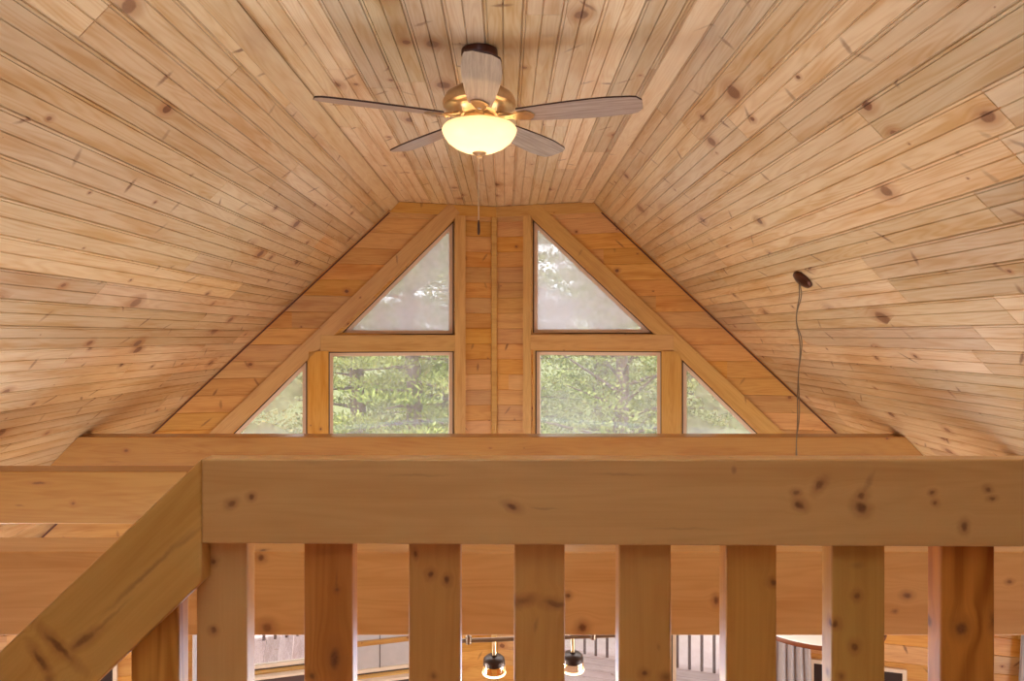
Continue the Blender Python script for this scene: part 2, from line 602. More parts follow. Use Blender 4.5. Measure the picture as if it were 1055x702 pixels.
WIN = []
def window(wing, poly, label, gmat, sash=0.03):
    n = len(WIN) + 1
    cs = sum(p[0] for p in poly) / len(poly)
    ch = sum(p[1] for p in poly) / len(poly)
    root = empty('window_%d' % n, wing.p(cs, ch, 0.05))
    struct(root, label, 'window')
    m = MB()
    inner = ring(m, wing, poly, 0.012, 0.0, 0.14)
    m.build('window_frame', M_TRIM, root, origin=wing.p(cs, ch, 0.05))
    m = MB()
    inner2 = ring(m, wing, inner, 0.010, 0.050, 0.105)
    m.build('gasket', M_DARKFRAME, root, origin=wing.p(cs, ch, 0.05))
    m = MB()
    inner3 = ring(m, wing, inner2, sash, 0.055, 0.095)
    m.build('sash', M_SASH, root, origin=wing.p(cs, ch, 0.05))
    m = MB()
    for d in (0.073, 0.079):
        m.face([wing.p(s, h, d) for s, h in inner3])
    k = len(inner3)
    for i in range(k):
        j = (i + 1) % k
        m.face([wing.p(*inner3[i], 0.073), wing.p(*inner3[j], 0.073), wing.p(*inner3[j], 0.079), wing.p(*inner3[i], 0.079)])
    m.build('pane', gmat, root, origin=wing.p(cs, ch, 0.05))
    WIN.append((wing, poly))
    # daylight portal filling the opening
    s0, s1 = min(p[0] for p in poly), max(p[0] for p in poly)
    h0, h1 = min(p[1] for p in poly), max(p[1] for p in poly)
    return root

def rect(wing, x0, x1, h0, h1):
    a, b = sorted((wing.s(x0), wing.s(x1)))
    return [(a, h0), (b, h0), (b, h1), (a, h1)]

c = LW.cast
L_tri = [c(347, 346.5), c(470, 346.5), c(470, 223)]
HB = -1.05                                      # foot of the upper windows
HT = c(400, 361)[1]
L_rect = rect(LW, 337, 470, HB, HT)
l0, l1 = c(318, 367), c(232, 453)
L_side = [l0, (l0[0], HB), (l0[0] + (l0[1] - HB) * (l1[0] - l0[0]) / (l0[1] - l1[1]), HB)]
c = RW.cast
R_tri = [c(546.5, 222), c(546.5, 345.5), c(677, 345.5)]
HTR = c(620, 360.5)[1]
R_rect = rect(RW, 549, 683, HB, HTR)
r0, r1 = c(701, 367), c(786, 450)
R_side = [r0, (r0[0], HB), (r0[0] + (r0[1] - HB) * (r1[0] - r0[0]) / (r0[1] - r1[1]), HB)]
L_low1 = rect(LW, 245, 322, -2.85, -1.75)
L_low2 = rect(LW, 338, 468, -3.00, -1.75)
R_low1 = rect(RW, 556, 682, -3.20, -1.75)
R_low2 = rect(RW, 690, 800, -3.20, -1.75)

wing_wall(LW, [L_tri, L_rect, L_side, L_low1, L_low2], 'wall_front')
wing_wall(RW, [R_tri, R_rect, R_side, R_low1, R_low2], 'wall_front')

window(LW, L_tri, 'fogged triangular window above the rectangular one with the dense pines', M_GLASS_HAZY)
window(LW, L_rect, 'rectangular window onto layered green pine boughs', M_GLASS)
window(LW, L_side, 'small corner triangle window at the foot of the slope away from the hanging wire', M_GLASS_SIDE)
window(RW, R_tri, 'fogged triangular window on the hanging wire side of the prow', M_GLASS_HAZY)
window(RW, R_rect, 'rectangular window on the hanging wire side of the prow', M_GLASS)
window(RW, R_side, 'small corner triangle window on the hanging wire side', M_GLASS_SIDE)
window(LW, L_low1, 'low window onto the pale deck boards', M_GLASS_LOW)
w2 = window(LW, L_low2, 'low grey screened window with a brown middle rail', M_GLASS_SCREEN)
s0, s1 = L_low2[0][0] + 0.015, L_low2[1][0] - 0.015
m = MB()
m.prism([LW.p(s0, -2.735, 0.045), LW.p(s1, -2.735, 0.045), LW.p(s1, -2.695, 0.045), LW.p(s0, -2.695, 0.045)], LW.N, 0.025, LW.S)
m.build('middle_rail', M_BEAM, w2, origin=w2.location)
sm_ = LW.s(392)
m = MB()
m.prism([LW.p(sm_ - .003, -2.95, 0.06), LW.p(sm_ + .003, -2.95, 0.06), LW.p(sm_ + .003, -1.8, 0.06), LW.p(sm_ - .003, -1.8, 0.06)], LW.N, 0.012, UP)
m.build('screen_bar', M_DARKFRAME, w2, origin=w2.location)
window(RW, R_low1, 'low window onto the deck behind the hanging lamps', M_GLASS_LOW)
window(RW, R_low2, 'low window onto the dark deck balusters beside the grey curtain', M_GLASS_LOW)

# trim boards on the prow wall
TN = [2]
def wtrim(wing, poly, G, t=0.022, mat=None):
    TN[0] += 1
    pts = [wing.p(s, h, 0) for s, h in poly]
    return trim(pts, -wing.N, t, G, 'trim_%d' % TN[0], mat)
def vtrim(wing, x0, x1, h0, h1, t=0.022):
    wtrim(wing, rect(wing, x0, x1, h0, h1), UP, t)
for wing, X in ((LW, dict(v=(468.5, 479), cross=(330, 479), cy=(345.5, 361.5), sv=(317.5, 338.5), diag=((472, 221.5), (225, 460)), sh=-11)),
                (RW, dict(v=(539.5, 547.5), cross=(539.5, 694), cy=(345, 360.5), sv=(681.5, 701.5), diag=((544.5, 220.5), (792, 454)), sh=11))):
    c = wing.cast
    a, b = c(*X['diag'][0]), c(*X['diag'][1])
    d = Vector((b[0] - a[0], b[1] - a[1])).normalized()
    n = Vector((-d.y, d.x)) * 1.0
    if n.x < 0:
        n = -n
    wd = 0.128
    a2 = Vector(a) + d * -0.02
    b2 = Vector(a) + d * (a[1] - HB + 0.05) / -d.y
    wtrim(wing, [tuple(a2), tuple(b2), tuple(b2 + n * wd), tuple(a2 + n * wd * 1.0)], wing.S * d.x + UP * d.y)
    vtrim(wing, *X['v'], HB - 0.1, H - 0.10, t=0.026)
    vtrim(wing, *X['sv'], HB - 0.1, c((X['sv'][0] + X['sv'][1]) / 2, 362)[1], t=0.022)
    h1, h0 = c(sum(X['cross']) / 2, X['cy'][0])[1], c(sum(X['cross']) / 2, X['cy'][1])[1]
    wtrim(wing, rect(wing, *X['cross'], h0, h1), wing.S, t=0.025)
    # header under the flat ceiling
    sE = (W - 0.01) / CT
    wtrim(wing, [(0.0, H - 0.10), (sE + 0.09, H - 0.10), (sE, H - 0.003), (0.0, H - 0.003)], wing.S, t=0.018)
    # sill board, upper windows
    s_out = wing.s(X['diag'][1][0]) + 0.45
    wtrim(wing, [(wing.s(X['v'][0 if wing is LW else 1]) - 0.02, HB - 0.1), (s_out, HB - 0.1), (s_out, HB), (wing.s(X['v'][0]) - 0.02, HB)], wing.S, t=0.03)
# dark strip coloured in for the shadow gap along the seam between prow wall and slopes
M_SEAM = plain('painted shadow gap', srgb(96, 52, 32), 0.5)
for wing in (LW, RW):
    sa, sb = (W - 0.01) / CT, hmax_s(-2.0)
    a, b = (sa, H - 0.006), (sb, -2.0 - 0.006)
    dd = Vector((b[0] - a[0], b[1] - a[1])).normalized()
    n = Vector((dd.y, -dd.x))
    if n.y > 0:
        n = -n
    wtrim(wing, [a, b, (b[0] + n.x * .013, b[1] + n.y * .013), (a[0] + n.x * .013, a[1] + n.y * .013)], wing.S * dd.x + UP * dd.y, 0.008, M_SEAM)
# corner board where the two wings meet
mb = MB()
q = [LW.p(0.045, -EYE, 0), LW.p(0.045, -EYE, -0.02), P(XC, ZC - 0.024, -EYE), RW.p(0.012, -EYE, -0.02), RW.p(0.012, -EYE, 0), P(XC, ZC, -EYE)]
mb.prism(q, UP, EYE + H - 0.10, UP)
TN[0] += 1
struct(mb.build('trim_%d' % TN[0], M_TRIM, bevel=0.002))
# sills of the low windows
for wing, poly, m in ((LW, L_low1, 1), (LW, L_low2, 1)):
    s0, s1, hb = poly[0][0] - 0.06, poly[1][0] + 0.06, poly[0][1]
    TN[0] += 1
    mb = MB()
    mb.prism([wing.p(s0, hb - 0.022, 0), wing.p(s1, hb - 0.022, 0), wing.p(s1, hb, 0), wing.p(s0, hb, 0)], -wing.N, 0.06, wing.S)
    struct(mb.build('trim_%d' % TN[0], M_SASH, bevel=0.003))
    TN[0] += 1
    mb = MB()
    mb.prism([wing.p(s0, hb - 0.10, 0), wing.p(s1, hb - 0.10, 0), wing.p(s1, hb - 0.022, 0), wing.p(s0, hb - 0.022, 0)], -wing.N, 0.03, wing.S)
    struct(mb.build('trim_%d' % TN[0], plain('dark sill apron %d' % TN[0], srgb(92, 74, 74), 0.5), bevel=0.003))

# ------------------------------------------------------------------ rest of the shell
M_FLOOR = pine('pine floor', srgb(214, 170, 112), srgb(184, 130, 76), prob=0.4, kr=0.015, spikes=0.2, coat=0.3)
mb = MB()
x0, x1 = XC - XS, XC + XS
n = 0
y = ZB
for i in range(int((x1 - x0) / 0.14)):
    mb.box(P(x0 + i * 0.14, ZB, -EYE - 0.03), P(x0 + (i + 1) * 0.14 - 0.002, ZC - M * abs(x0 + i * .14 - XC), -EYE), FWD)
mb.box(P(x0, ZB, -EYE - 0.08), P(x1, 5.2, -EYE - 0.03), FWD)
struct(mb.build('floor', M_FLOOR, weld=False))
HK = H - PITCH * (XS - W)
for sgn, side in ((-1, 'left'), (1, 'right')):
    mb = MB()
    k = 0
    h = -EYE
    while h < HK + 0.02:
        xa, xb = sorted((XC + sgn * XS, XC + sgn * (XS + 0.05)))
        mb.box(P(xa, ZB, h), P(xb, ZC - M * XS, min(h + 0.137, HK + 0.03)), FWD)
        h += 0.14
    struct(mb.build('wall_' + side, M_GABLE, weld=False))
mb = MB()
h = -EYE
while h < H:
    xe = min((H - h) / PITCH + W, XS)
    mb.box(P(XC - xe, ZB - 0.05, h), P(XC + xe, ZB, h + 0.138), Vector((1, 0, 0)))
    h += 0.14
struct(mb.build('wall_back', M_GABLE, weld=False))
mb = MB()
XST = px(207, 520, 1.114).x          # the stair goes down from here
mb.box(P(XST - 0.02, ZB, LOFT - 0.2), P(XC + 3.3, 1.235, LOFT), FWD)
mb.box(P(XC - 3.2, ZB, LOFT - 0.2), P(XST - 0.02, 0.9, LOFT), FWD)
struct(mb.build('floor', M_FLOOR))

# ------------------------------------------------------------------ collar beams
def knots_uv(ref, lst):
    o, G, Wv, off, N = ref
    out = []
    for p, ru, rv, ang, st in lst:
        out.append(((p - o).dot(G) + off[0], (p - o).dot(Wv) + (p - o).dot(N) + off[1], ru, rv, ang, st))
    return out

XG = Vector((1, 0, 0))
BT, BH, BW = -0.647, 0.250, 0.150
def beam(zn, label, klist=(), cols=(srgb(190, 140, 70), srgb(168, 110, 46))):
    zf = zn + BW
    top = BT
    mb = MB()
    def half(h):
        return (H - h) / PITCH + W
    ht, hb = half(top) + 0.0, half(top - BH) + 0.0
    pts = [P(XC - hb, zn, top - BH), P(XC + hb, zn, top - BH), P(XC + ht, zn, top), P(XC - ht, zn, top)]
    N = Vector((0, 1, 0))
    o, G, Wv, off = mb.prism(pts, N, BW, XG, off=(R.uniform(0, 9), R.uniform(0, 9)), rnd=(R.random(), .5, .5))
    mat = M_BEAM
    if klist:
        k = knots_uv((o, G, Wv, off, N), [(px(a, b, zn), ru, rv, an, st) for a, b, ru, rv, an, st in klist])
        mat = pine('pine beam with knots', *cols, prob=0.0, spikes=0, var=0.05, knots=k, coat=0.5)
    ob = mb.build('collar_beam', mat, bevel=0.004, origin=P(XC, zn + BW / 2, top - BH))
    tag(ob, label, 'beam', 'pine collar beams across the room')
    return ob
beam(2.06, 'solid pine cross beam right behind the railing balusters',
     [(268.5, 575, .011, .010, 0, .9), (275, 647, .016, .015, 0, .8), (585, 614, .008, .008, 0, .9), (600, 647, .013, .014, 0, .95),
      (738, 619, .009, .012, 0, .9), (934.5, 614, .012, .009, 0, .9), (922, 630, .006, .004, 0, .6), (60, 640, .006, .005, 0, .6), (1040, 600, .008, .006, 0, .7)], (srgb(236, 190, 126), srgb(216, 160, 94)))
beam(3.28, 'solid pine cross beam over the hanging lamp bar, second from the railing',
     [(40, 498, .035, .006, 0, .8), (75, 519, .010, .008, 0, .7), (20, 521, .02, .005, 0.1, .5)])
beam(4.40, 'solid pine cross beam just in front of the prow windows',
     [(130, 464.5, .014, .010, 0, .9), (540, 462, .008, .006, 0, .5), (917, 447.5, .012, .008, 0, .9), (914, 452, .01, .006, 0, .9), (118, 476, .05, .006, 0, .4), (505, 462, .008, .005, 0, .6)])

# ------------------------------------------------------------------ loft railing
ZR, ZR2, ZR3 = 1.114, 1.152, 1.190
def bal_mat(name, light, dark, knots, **kw):
    return pine(name, light, dark, prob=0.0, spikes=0.0, var=0.0, knots=knots, coat=0.12, **kw)

rail_root = empty('loft_railing', P(px(600, 0, ZR2).x, ZR2 + 0.01, LOFT))
tag(rail_root, 'level pine guard railing with wide flat balusters along the loft edge', 'railing')
mb = MB()
pts = [px(207.5, 560.5, ZR), px(1500, 566, ZR), px(1500, 474, ZR), px(207.5, 473, ZR)]
N = Vector((0, 1, 0))
ref = mb.prism(pts, N, ZR2 - ZR, XG, off=(2.0, 3.0), rnd=(.5, .5, .5))
kl = [(239, 519.5, .011, .008, -.5, .7), (258.6, 512, .009, .007, -.4, .8), (527, 522, .016, .008, .5, .95), (560, 524, .03, .003, .05, .3),
      (845, 500, .016, .008, -.9, .75), (820, 508, .008, .007, 0, .8), (824, 520, .013, .009, .6, .95), (888, 511, .012, .010, -.5, .85), (887, 523, .016, .013, .8, .95),
      (895, 497, .026, .007, -1.1, .35), (961, 508, .007, .006, 0, .7), (964, 518, .007, .006, 0, .7), (1018, 504, .008, .006, 0, .7), (1022, 514, .008, .006, 0, .7),
      (993, 543, .008, .012, 0, .85), (756, 484, .006, .008, 0, .5), (640, 489, .06, .003, 0, .25), (430, 490, .07, .003, .0, .2), (700, 545, .09, .003, 0, .2)]
mat = bal_mat('pine rail', R_LIGHT, R_DARK, knots_uv((*ref, N), [(px(a, b, ZR), ru * .62, rv * .62, an, st) for a, b, ru, rv, an, st in kl]), bands=0.35, ringamp=0.35)
mb.build('top_rail', mat, rail_root, bevel=0.003, origin=P(px(600, 0, ZR2).x, ZR, -0.3))

BAL = [
    (202, 254.5, (.45, .5, .5), R_LIGHT, R_DARK, [(219.5, 578, .005, .005, 0, .9), (220, 650, .005, .005, 0, .9)]),
    (313, 363.5, (.5, .5, .5), srgb(212, 143, 75), srgb(181, 110, 47), [(345, 679, .018, .009, 0, .95), (347, 608, .004, .004, 0, .7), (347, 600, .016, .002, 0, .4), (322, 697, .006, .005, .4, .8)]),
    (421, 474.5, (.5, .5, .5), srgb(217, 161, 93), srgb(186, 126, 61), [(443.5, 592, .006, .005, 0, .95), (461, 597.5, .006, .005, 0, .95), (428, 571, .005, .003, 0, .7), (447, 697, .004, .004, 0, .6)]),
    (529.8, 582, (.5, .5, .5), srgb(221, 168, 98), srgb(190, 130, 63), [(572, 622.5, .006, .018, .15, .75), (539, 619.5, .006, .016, -.2, .6), (553, 645, .012, .003, .2, .35)]),
    (637.5, 691.5, (.5, .5, .5), srgb(218, 166, 96), srgb(190, 128, 61), [(663.5, 693.5, .005, .005, 0, .85), (687, 698, .006, .008, 0, .6), (678, 667, .006, .003, 0, .3)]),
    (748, 800.5, (.5, .5, .5), srgb(215, 159, 84), srgb(184, 121, 52), [(797, 600, .005, .007, 0, .85)]),
    (857, 912, (.5, .5, .5), srgb(212, 166, 91), srgb(184, 130, 61), [(883, 614, .006, .005, 0, .8), (860.5, 643.5, .006, .006, 0, .9), (880, 667, .007, .006, 0, .85), (866, 697, .005, .004, 0, .6), (884, 583, .005, .010, 0, .3)]),
    (969.5, 1025, (.5, .5, .5), srgb(223, 151, 70), srgb(162, 88, 28), [(990.5, 648, .011, .010, 0, .95), (1022, 640, .012, .004, 0, .6)]),
]
for i, (xa, xb, rnd, li, da, kl) in enumerate(BAL):
    a, b = px(xa, 0, ZR2), px(xb, 0, ZR2)
    mb = MB()
    top = -0.235
    pts = [P(a.x, ZR2, LOFT), P(b.x, ZR2, LOFT), P(b.x, ZR2, top), P(a.x, ZR2, top)]
    ref = mb.prism(pts, N, ZR3 - ZR2, UP, off=(3.0 * i + 1.3, 1.7 * i), rnd=rnd)
    kn = knots_uv((*ref, N), [(px(x, y, ZR2), ru * 1.0, rv * 1.0, an, st) for x, y, ru, rv, an, st in kl])
    kw = dict(ringamp=0.35, bands=0.3)
    if i == 7:
        kw = dict(ringamp=1.5, bands=0.5, rings=16)
    if i == 1:
        kw = dict(ringamp=0.7, bands=0.5)
    ob = mb.build('baluster', bal_mat('pine baluster %d' % i, li, da, kn, **kw), rail_root, bevel=0.003, origin=P((a.x + b.x) / 2, ZR2, LOFT))
    if i == 7:
        ob['label'] = 'reddish baluster with swirling grain and one round knot'
    if i == 1:
        ob['label'] = 'reddish brown baluster with a large oval knot'

# the railing runs on past the edge of the photo
for xa in (1083, 1197, 1311, 1425):
    a, b = px(xa, 0, ZR2), px(xa + 55, 0, ZR2)
    mb = MB()
    mb.prism([P(a.x, ZR2, LOFT), P(b.x, ZR2, LOFT), P(b.x, ZR2, -0.235), P(a.x, ZR2, -0.235)], N, ZR3 - ZR2, UP)
    mb.build('baluster', M_TRIM, rail_root, bevel=0.003, origin=P((a.x + b.x) / 2, ZR2, LOFT))

# sloping stair railing, joined to the level one at the mitre
stair = empty('stair_railing', P(XST - 0.3, ZR2 + 0.01, LOFT - 0.6))
tag(stair, 'sloping pine stair handrail with flat baluster running down from the level railing', 'railing')
A0, B0 = px(207, 473.5, ZR), px(0, 671.5, ZR)
d = (B0 - A0).normalized()
e0 = px(207, 601, ZR)
ext = 1.1
pts = [A0, A0 + d * ext, A0 + d * ext + (e0 - A0), e0]
mb = MB()
ref = mb.prism(pts, N, ZR2 - ZR - 0.0005, d, off=(20, 8), rnd=(.5, .5, .5))
ga = 0.0
kl = [(152, 590, .085, .004, 0.0, .5), (190, 557, .04, .004, 0.08, .35), (60, 666, .030, .006, 1.55, .9), (42, 681, .020, .005, -1.35, .8), (86, 660, .022, .006, .15, .75), (110, 640, .05, .003, 0, .35), (50, 700, .006, .006, 0, .5)]
mat = bal_mat('pine stair rail', srgb(224, 178, 104), srgb(194, 140, 66), knots_uv((*ref, N), [(px(a, b, ZR), ru, rv, an, st) for a, b, ru, rv, an, st in kl]), bands=0.35, ringamp=0.4)
mb.build('handrail', mat, stair, bevel=0.003, origin=(A0 + B0) / 2)
mb = MB()
a, b = px(134.5, 0, ZR2), px(184, 0, ZR2)
pts = [P(a.x, ZR2, LOFT - 0.75), P(b.x, ZR2, LOFT - 0.75), px(184, 590, ZR2), px(134.5, 637, ZR2)]
ref = mb.prism(pts, N, ZR3 - ZR2, UP, off=(55, 21), rnd=(.5, .5, .5))
mb.build('baluster', bal_mat('pine stair baluster', srgb(224, 166, 84), srgb(176, 112, 44),
         knots_uv((*ref, N), [(px(152, 640, ZR2), .022, .012, .5, .35)]), ringamp=1.2, rings=20), stair, bevel=0.003, origin=P(a.x, ZR2, LOFT - 0.75))
# a second, lower stair baluster and the stringer that carries both
mb = MB()
a, b = px(26, 0, ZR2), px(76, 0, ZR2)
pts = [P(a.x, ZR2, LOFT - 0.95), P(b.x, ZR2, LOFT - 0.95), px(76, 693, ZR2), px(26, 741, ZR2)]
mb.prism(pts, N, ZR3 - ZR2, UP)
mb.build('baluster', M_TRIM, stair, bevel=0.003, origin=P(a.x, ZR2, LOFT - 0.95))
mb = MB()
q0 = A0 + UP * -0.72
q0 = Vector((XST - 0.03, ZR2, q0.z))
pts = [q0, q0 + d * 1.2, q0 + d * 1.2 - UP * 0.3, q0 - UP * 0.3]
mb.prism(pts, N, 0.04, d)
mb.build('stringer', M_TRIM, stair, bevel=0.003, origin=q0)

# ------------------------------------------------------------------ ceiling fan
BRASS = plain('antique brass', srgb(206, 178, 140), 0.3, 0.85, noise=0.2, scale=40)
BRONZE = plain('dark bronze', srgb(84, 48, 34), 0.35, 0.7)
CAPM = plain('dark lamp cap', srgb(66, 52, 48), 0.4, 0.5)
def blade_mat():
    t = NT('weathered grey blade')
    uv = t.n('UVMap', uv_map='UVMap').outputs[0]
    g = t.noise(t.vec('MULTIPLY', uv, (4, 90, 0)), 1, 4, 0.65, '2D')
    cc = t.mix(t.sm(g, 0.3, 0.75), srgb(146, 128, 114), srgb(178, 160, 144))
    b = t.n('BsdfPrincipled')
    t.l(cc, b.inputs['Base Color'])
    b.inputs['Roughness'].default_value = 0.35
    b.inputs['Coat Weight'].default_value = 0.25
    t.surface(b.outputs[0])
    return t.mat
M_BLADE = blade_mat()
M_EDGE = plain('dark blade edge', srgb(70, 44, 36), 0.5)
def bowl_mat():
    t = NT('amber glass bowl')
    tr = t.n('BsdfTranslucent'); tr.inputs[0].default_value = srgb(255, 240, 212)
    df = t.n('BsdfPrincipled'); df.inputs['Base Color'].default_value = srgb(250, 236, 206); df.inputs['Roughness'].default_value = 0.2
    em = t.n('Emission'); em.inputs[0].default_value = srgb(255, 230, 184); em.inputs[1].default_value = 0.42
    m = t.n('MixShader'); m.inputs[0].default_value = 0.5
    t.l(tr.outputs[0], m.inputs[1]); t.l(df.outputs[0], m.inputs[2])
    a = t.n('AddShader'); t.l(m.outputs[0], a.inputs[0]); t.l(em.outputs[0], a.inputs[1])
    t.surface(a.outputs[0])
    return t.mat
FX, FZ = -0.109, 2.86
fan = empty('ceiling_fan', P(FX, FZ, H - 0.005))
tag(fan, 'five bladed ceiling fan with lit amber bowl and pull chain hanging from the ridge ceiling', 'ceiling fan')
def fpart(mb, name, mat, parent=fan, **kw):
    return mb.build(name, mat, parent, origin=P(FX, FZ, H - 0.005) if parent is fan else None, **kw)
FC = P(FX, FZ, 0)
m = MB(); m.lathe([(0, 1.183), (0.075, 1.183), (0.076, 1.165), (0.066, 1.15), (0.045, 1.135), (0.03, 1.125), (0, 1.125)], FC, 40)
fpart(m, 'canopy', BRONZE, smooth=True)
m = MB(); m.lathe([(0, 1.13), (0.016, 1.13), (0.016, 1.05), (0.03, 1.045), (0.034, 1.03), (0, 1.03)], FC, 24)
fpart(m, 'downrod', BRASS, smooth=True)
m = MB(); m.lathe([(0, 1.04), (0.05, 1.038), (0.10, 1.022), (0.140, 0.995), (0.152, 0.968), (0.150, 0.952), (0.138, 0.944), (0.118, 0.946), (0.100, 0.936), (0.092, 0.918), (0.075, 0.905), (0, 0.905)], FC, 48)
fpart(m, 'motor_housing', BRASS, smooth=True)
m = MB(); m.lathe([(0, 0.912), (0.062, 0.912), (0.072, 0.895), (0.066, 0.882), (0.06, 0.868), (0.085, 0.858), (0.105, 0.848), (0.105, 0.838), (0, 0.838)], FC, 40)
fpart(m, 'light_fitter', BRASS, smooth=True)
m = MB()
outer = [(0.152, 0.862), (0.156, 0.852), (0.150, 0.834), (0.132, 0.806), (0.104, 0.784), (0.070, 0.768), (0.034, 0.760), (0.012, 0.759)]
inner = [(r - 0.006 if r > 0.01 else r, h + 0.006) for r, h in reversed(outer)]
m.lathe(outer + inner + [outer[0]], FC, 56)
fpart(m, 'glass_bowl', bowl_mat(), smooth=True)
m = MB(); m.lathe([(0, 0.768), (0.028, 0.764), (0.030, 0.757), (0.020, 0.750), (0.010, 0.745), (0.012, 0.738), (0.006, 0.731), (0, 0.730)], FC, 24)
fpart(m, 'finial', BRASS, smooth=True)
# pull chain: beads and a dark fob
m = MB()
ch0 = P(FX - 0.002, FZ - 0.03, 0.745)
for i in range(46):
    m.lathe([(0, 0.0022), (0.0019, 0.0012), (0.0022, 0), (0.0019, -0.0012), (0, -0.0022)], ch0 - UP * (0.0058 * i), 6)
m.tube([ch0, ch0 - UP * 0.27], 0.0021, 6)
chain = fpart(m, 'pull_chain', plain('pale chain metal', srgb(214, 200, 176), 0.4, 0.3))
m = MB(); m.lathe([(0, 0.0), (0.003, -0.004), (0.0055, -0.02), (0.006, -0.05), (0.004, -0.062), (0, -0.064)], ch0 - UP * 0.268, 12)
m.build('chain_fob', M_EDGE, chain, smooth=True)
# blades
def blade_geo(ang):
    c, s = math.cos(ang), math.sin(ang)
    rad = Vector((c, s, 0))
    tan = Vector((-s, c, 0))
    pit = math.radians(11)
    ch = tan * math.cos(pit) - UP * math.sin(pit)        # the leading side dips
    nn = rad.cross(ch)
    return rad, ch, nn
BLH = 0.905
for k in range(5):
    ang = math.radians(-87 + 72 * k)
    rad, chd, nn = blade_geo(ang)
    base = P(FX, FZ, BLH)
    st = []
    for j in range(25):
        t = j / 24
        r = 0.165 + (0.665 - 0.165) * t
        hw = 0.046 + 0.026 * math.sin(min(1, t / 0.72) * math.pi / 2)
        if t > 0.72:
            hw = 0.072 - 0.012 * ((t - .72) / .28)
        if t > 0.93:
            q = (t - 0.93) / 0.07
            hw *= math.sqrt(max(0.0, 1 - 0.72 * q * q))
        st.append((r, hw))
    m = MB()
    th = 0.0035
    for (r0, w0), (r1, w1) in zip(st, st[1:]):
        p = lambda r, w, z: base + rad * r + chd * w + nn * z
        for z in (-th, th):
            m.face([p(r0, -w0, z), p(r1, -w1, z), p(r1, w1, z), p(r0, w0, z)], [(r0 + k, -w0), (r1 + k, -w1), (r1 + k, w1), (r0 + k, w0)], mi=0)
        for sg in (-1, 1):
            m.face([p(r0, sg * w0, -th), p(r1, sg * w1, -th), p(r1, sg * w1, th), p(r0, sg * w0, th)], mi=1)
    for r, w in (st[0], st[-1]):
        m.face([base + rad * r - chd * w - nn * th, base + rad * r + chd * w - nn * th, base + rad * r + chd * w + nn * th, base + rad * r - chd * w + nn * th], mi=1)
    b = m.build('blade', [M_BLADE, M_EDGE], fan, origin=P(FX, FZ, H - 0.005))
    m = MB()
    low = nn if nn.z < 0 else -nn
    # bracket: arm from the motor, flaring into a plate under the blade root
    o = base + low * 0.0045
    pl = [(0.085, 0.020), (0.13, 0.013), (0.17, 0.030), (0.205, 0.036), (0.225, 0.020), (0.235, 0.0)]
    poly = [o + rad * r + chd * w for r, w in pl] + [o + rad * r - chd * w for r, w in reversed(pl[:-1])]
    m.prism(poly, low, 0.005, rad)
    m.tube([P(FX, FZ, 0.918) + rad * 0.08, P(FX, FZ, 0.908) + rad * 0.11, base + rad * 0.15 + low * 0.006], 0.010, 8)
    m.build('blade_bracket', BRASS, b)

# ------------------------------------------------------------------ ceiling box with hanging wire (on the wire-side slope)
u, v = (828 - VX) / F, (VY - 287) / F
zz = (H + PITCH * (XC + W)) / (v + PITCH * u)
C0 = P(u * zz, zz, v * zz)
nR = Vector((-PITCH, 0, -1)) / NORM
aR = Vector((1, 0, -PITCH)) / NORM
C0 = C0 + nR * 0.004
box = empty('junction_box', C0)
tag(box, 'round brown ceiling box on the slope with bare wires hanging from it', 'ceiling box')
def disc(mb, prof, c, ax, u, w, seg=28):
    rings = [[c + ax * z + (u * math.cos(2 * math.pi * k / seg) + w * math.sin(2 * math.pi * k / seg)) * r for k in range(seg)] for r, z in prof]
    for i in range(len(prof) - 1):
        for k in range(seg):
            l = (k + 1) % seg
            mb.face([rings[i][k], rings[i][l], rings[i + 1][l], rings[i + 1][k]])
    mb.face(rings[-1])
m = MB()
disc(m, [(0.058, -0.002), (0.060, 0.004), (0.056, 0.016), (0.030, 0.028), (0.012, 0.031)], C0, nR, FWD, aR)
m.build('cover', BRONZE, box, smooth=True, origin=C0)
M_WIRE = plain('grey brown wire', srgb(128, 112, 92), 0.5)
seq = [(823, 292), (824, 305), (820.5, 322), (820.5, 335), (824, 349), (824.5, 366), (822.5, 385), (821.5, 410), (822, 432), (820.5, 455), (820, 470), (821, 500), (819, 540)]
for kk, rr in ((0, 0.0032), (1, 0.0026)):
    m = MB()
    pth = [C0 + nR * 0.028]
    for i, (a, b) in enumerate(seq):
        q = px(a + (1.6 * math.sin(i * 1.9) + 1.0 if kk else 0), b, zz - 0.03)
        pth.append(q)
    # smooth the path
    for _ in range(2):
        np_ = [pth[0]]
        for a, b in zip(pth, pth[1:]):
            np_ += [a * .75 + b * .25, a * .25 + b * .75]
        pth = np_ + [pth[-1]]
    m.tube(pth, rr, 6)
    m.build('wire', M_WIRE, box, smooth=True, origin=C0)

# ------------------------------------------------------------------ hanging bar light below the beams
ZP = 3.355
GLOW = NT('glowing lamp rim')
e = GLOW.n('Emission'); e.inputs[0].default_value = srgb(255, 236, 190); e.inputs[1].default_value = 4.0
GLOW.surface(e.outputs[0]); GLOW = GLOW.mat
def lampglass():
    t = NT('lamp glass')
    a = t.n('BsdfTransparent'); a.inputs[0].default_value = srgb(255, 236, 210)
    g = t.n('BsdfGlossy'); g.inputs['Roughness'].default_value = 0.05
    l = t.n('LayerWeight'); l.inputs[0].default_value = 0.2
    m = t.n('MixShader'); t.l(l.outputs['Facing'], m.inputs[0]); t.l(a.outputs[0], m.inputs[1]); t.l(g.outputs[0], m.inputs[2])
    t.surface(m.outputs[0])
    return t.mat
LG = lampglass()
bar_h = -(660 - VY) * ZP / F
chand = empty('bar_pendant', px(530, 660, ZP))
tag(chand, 'bronze bar pendant light with glass cylinder lamps seen between the balusters', 'pendant light')
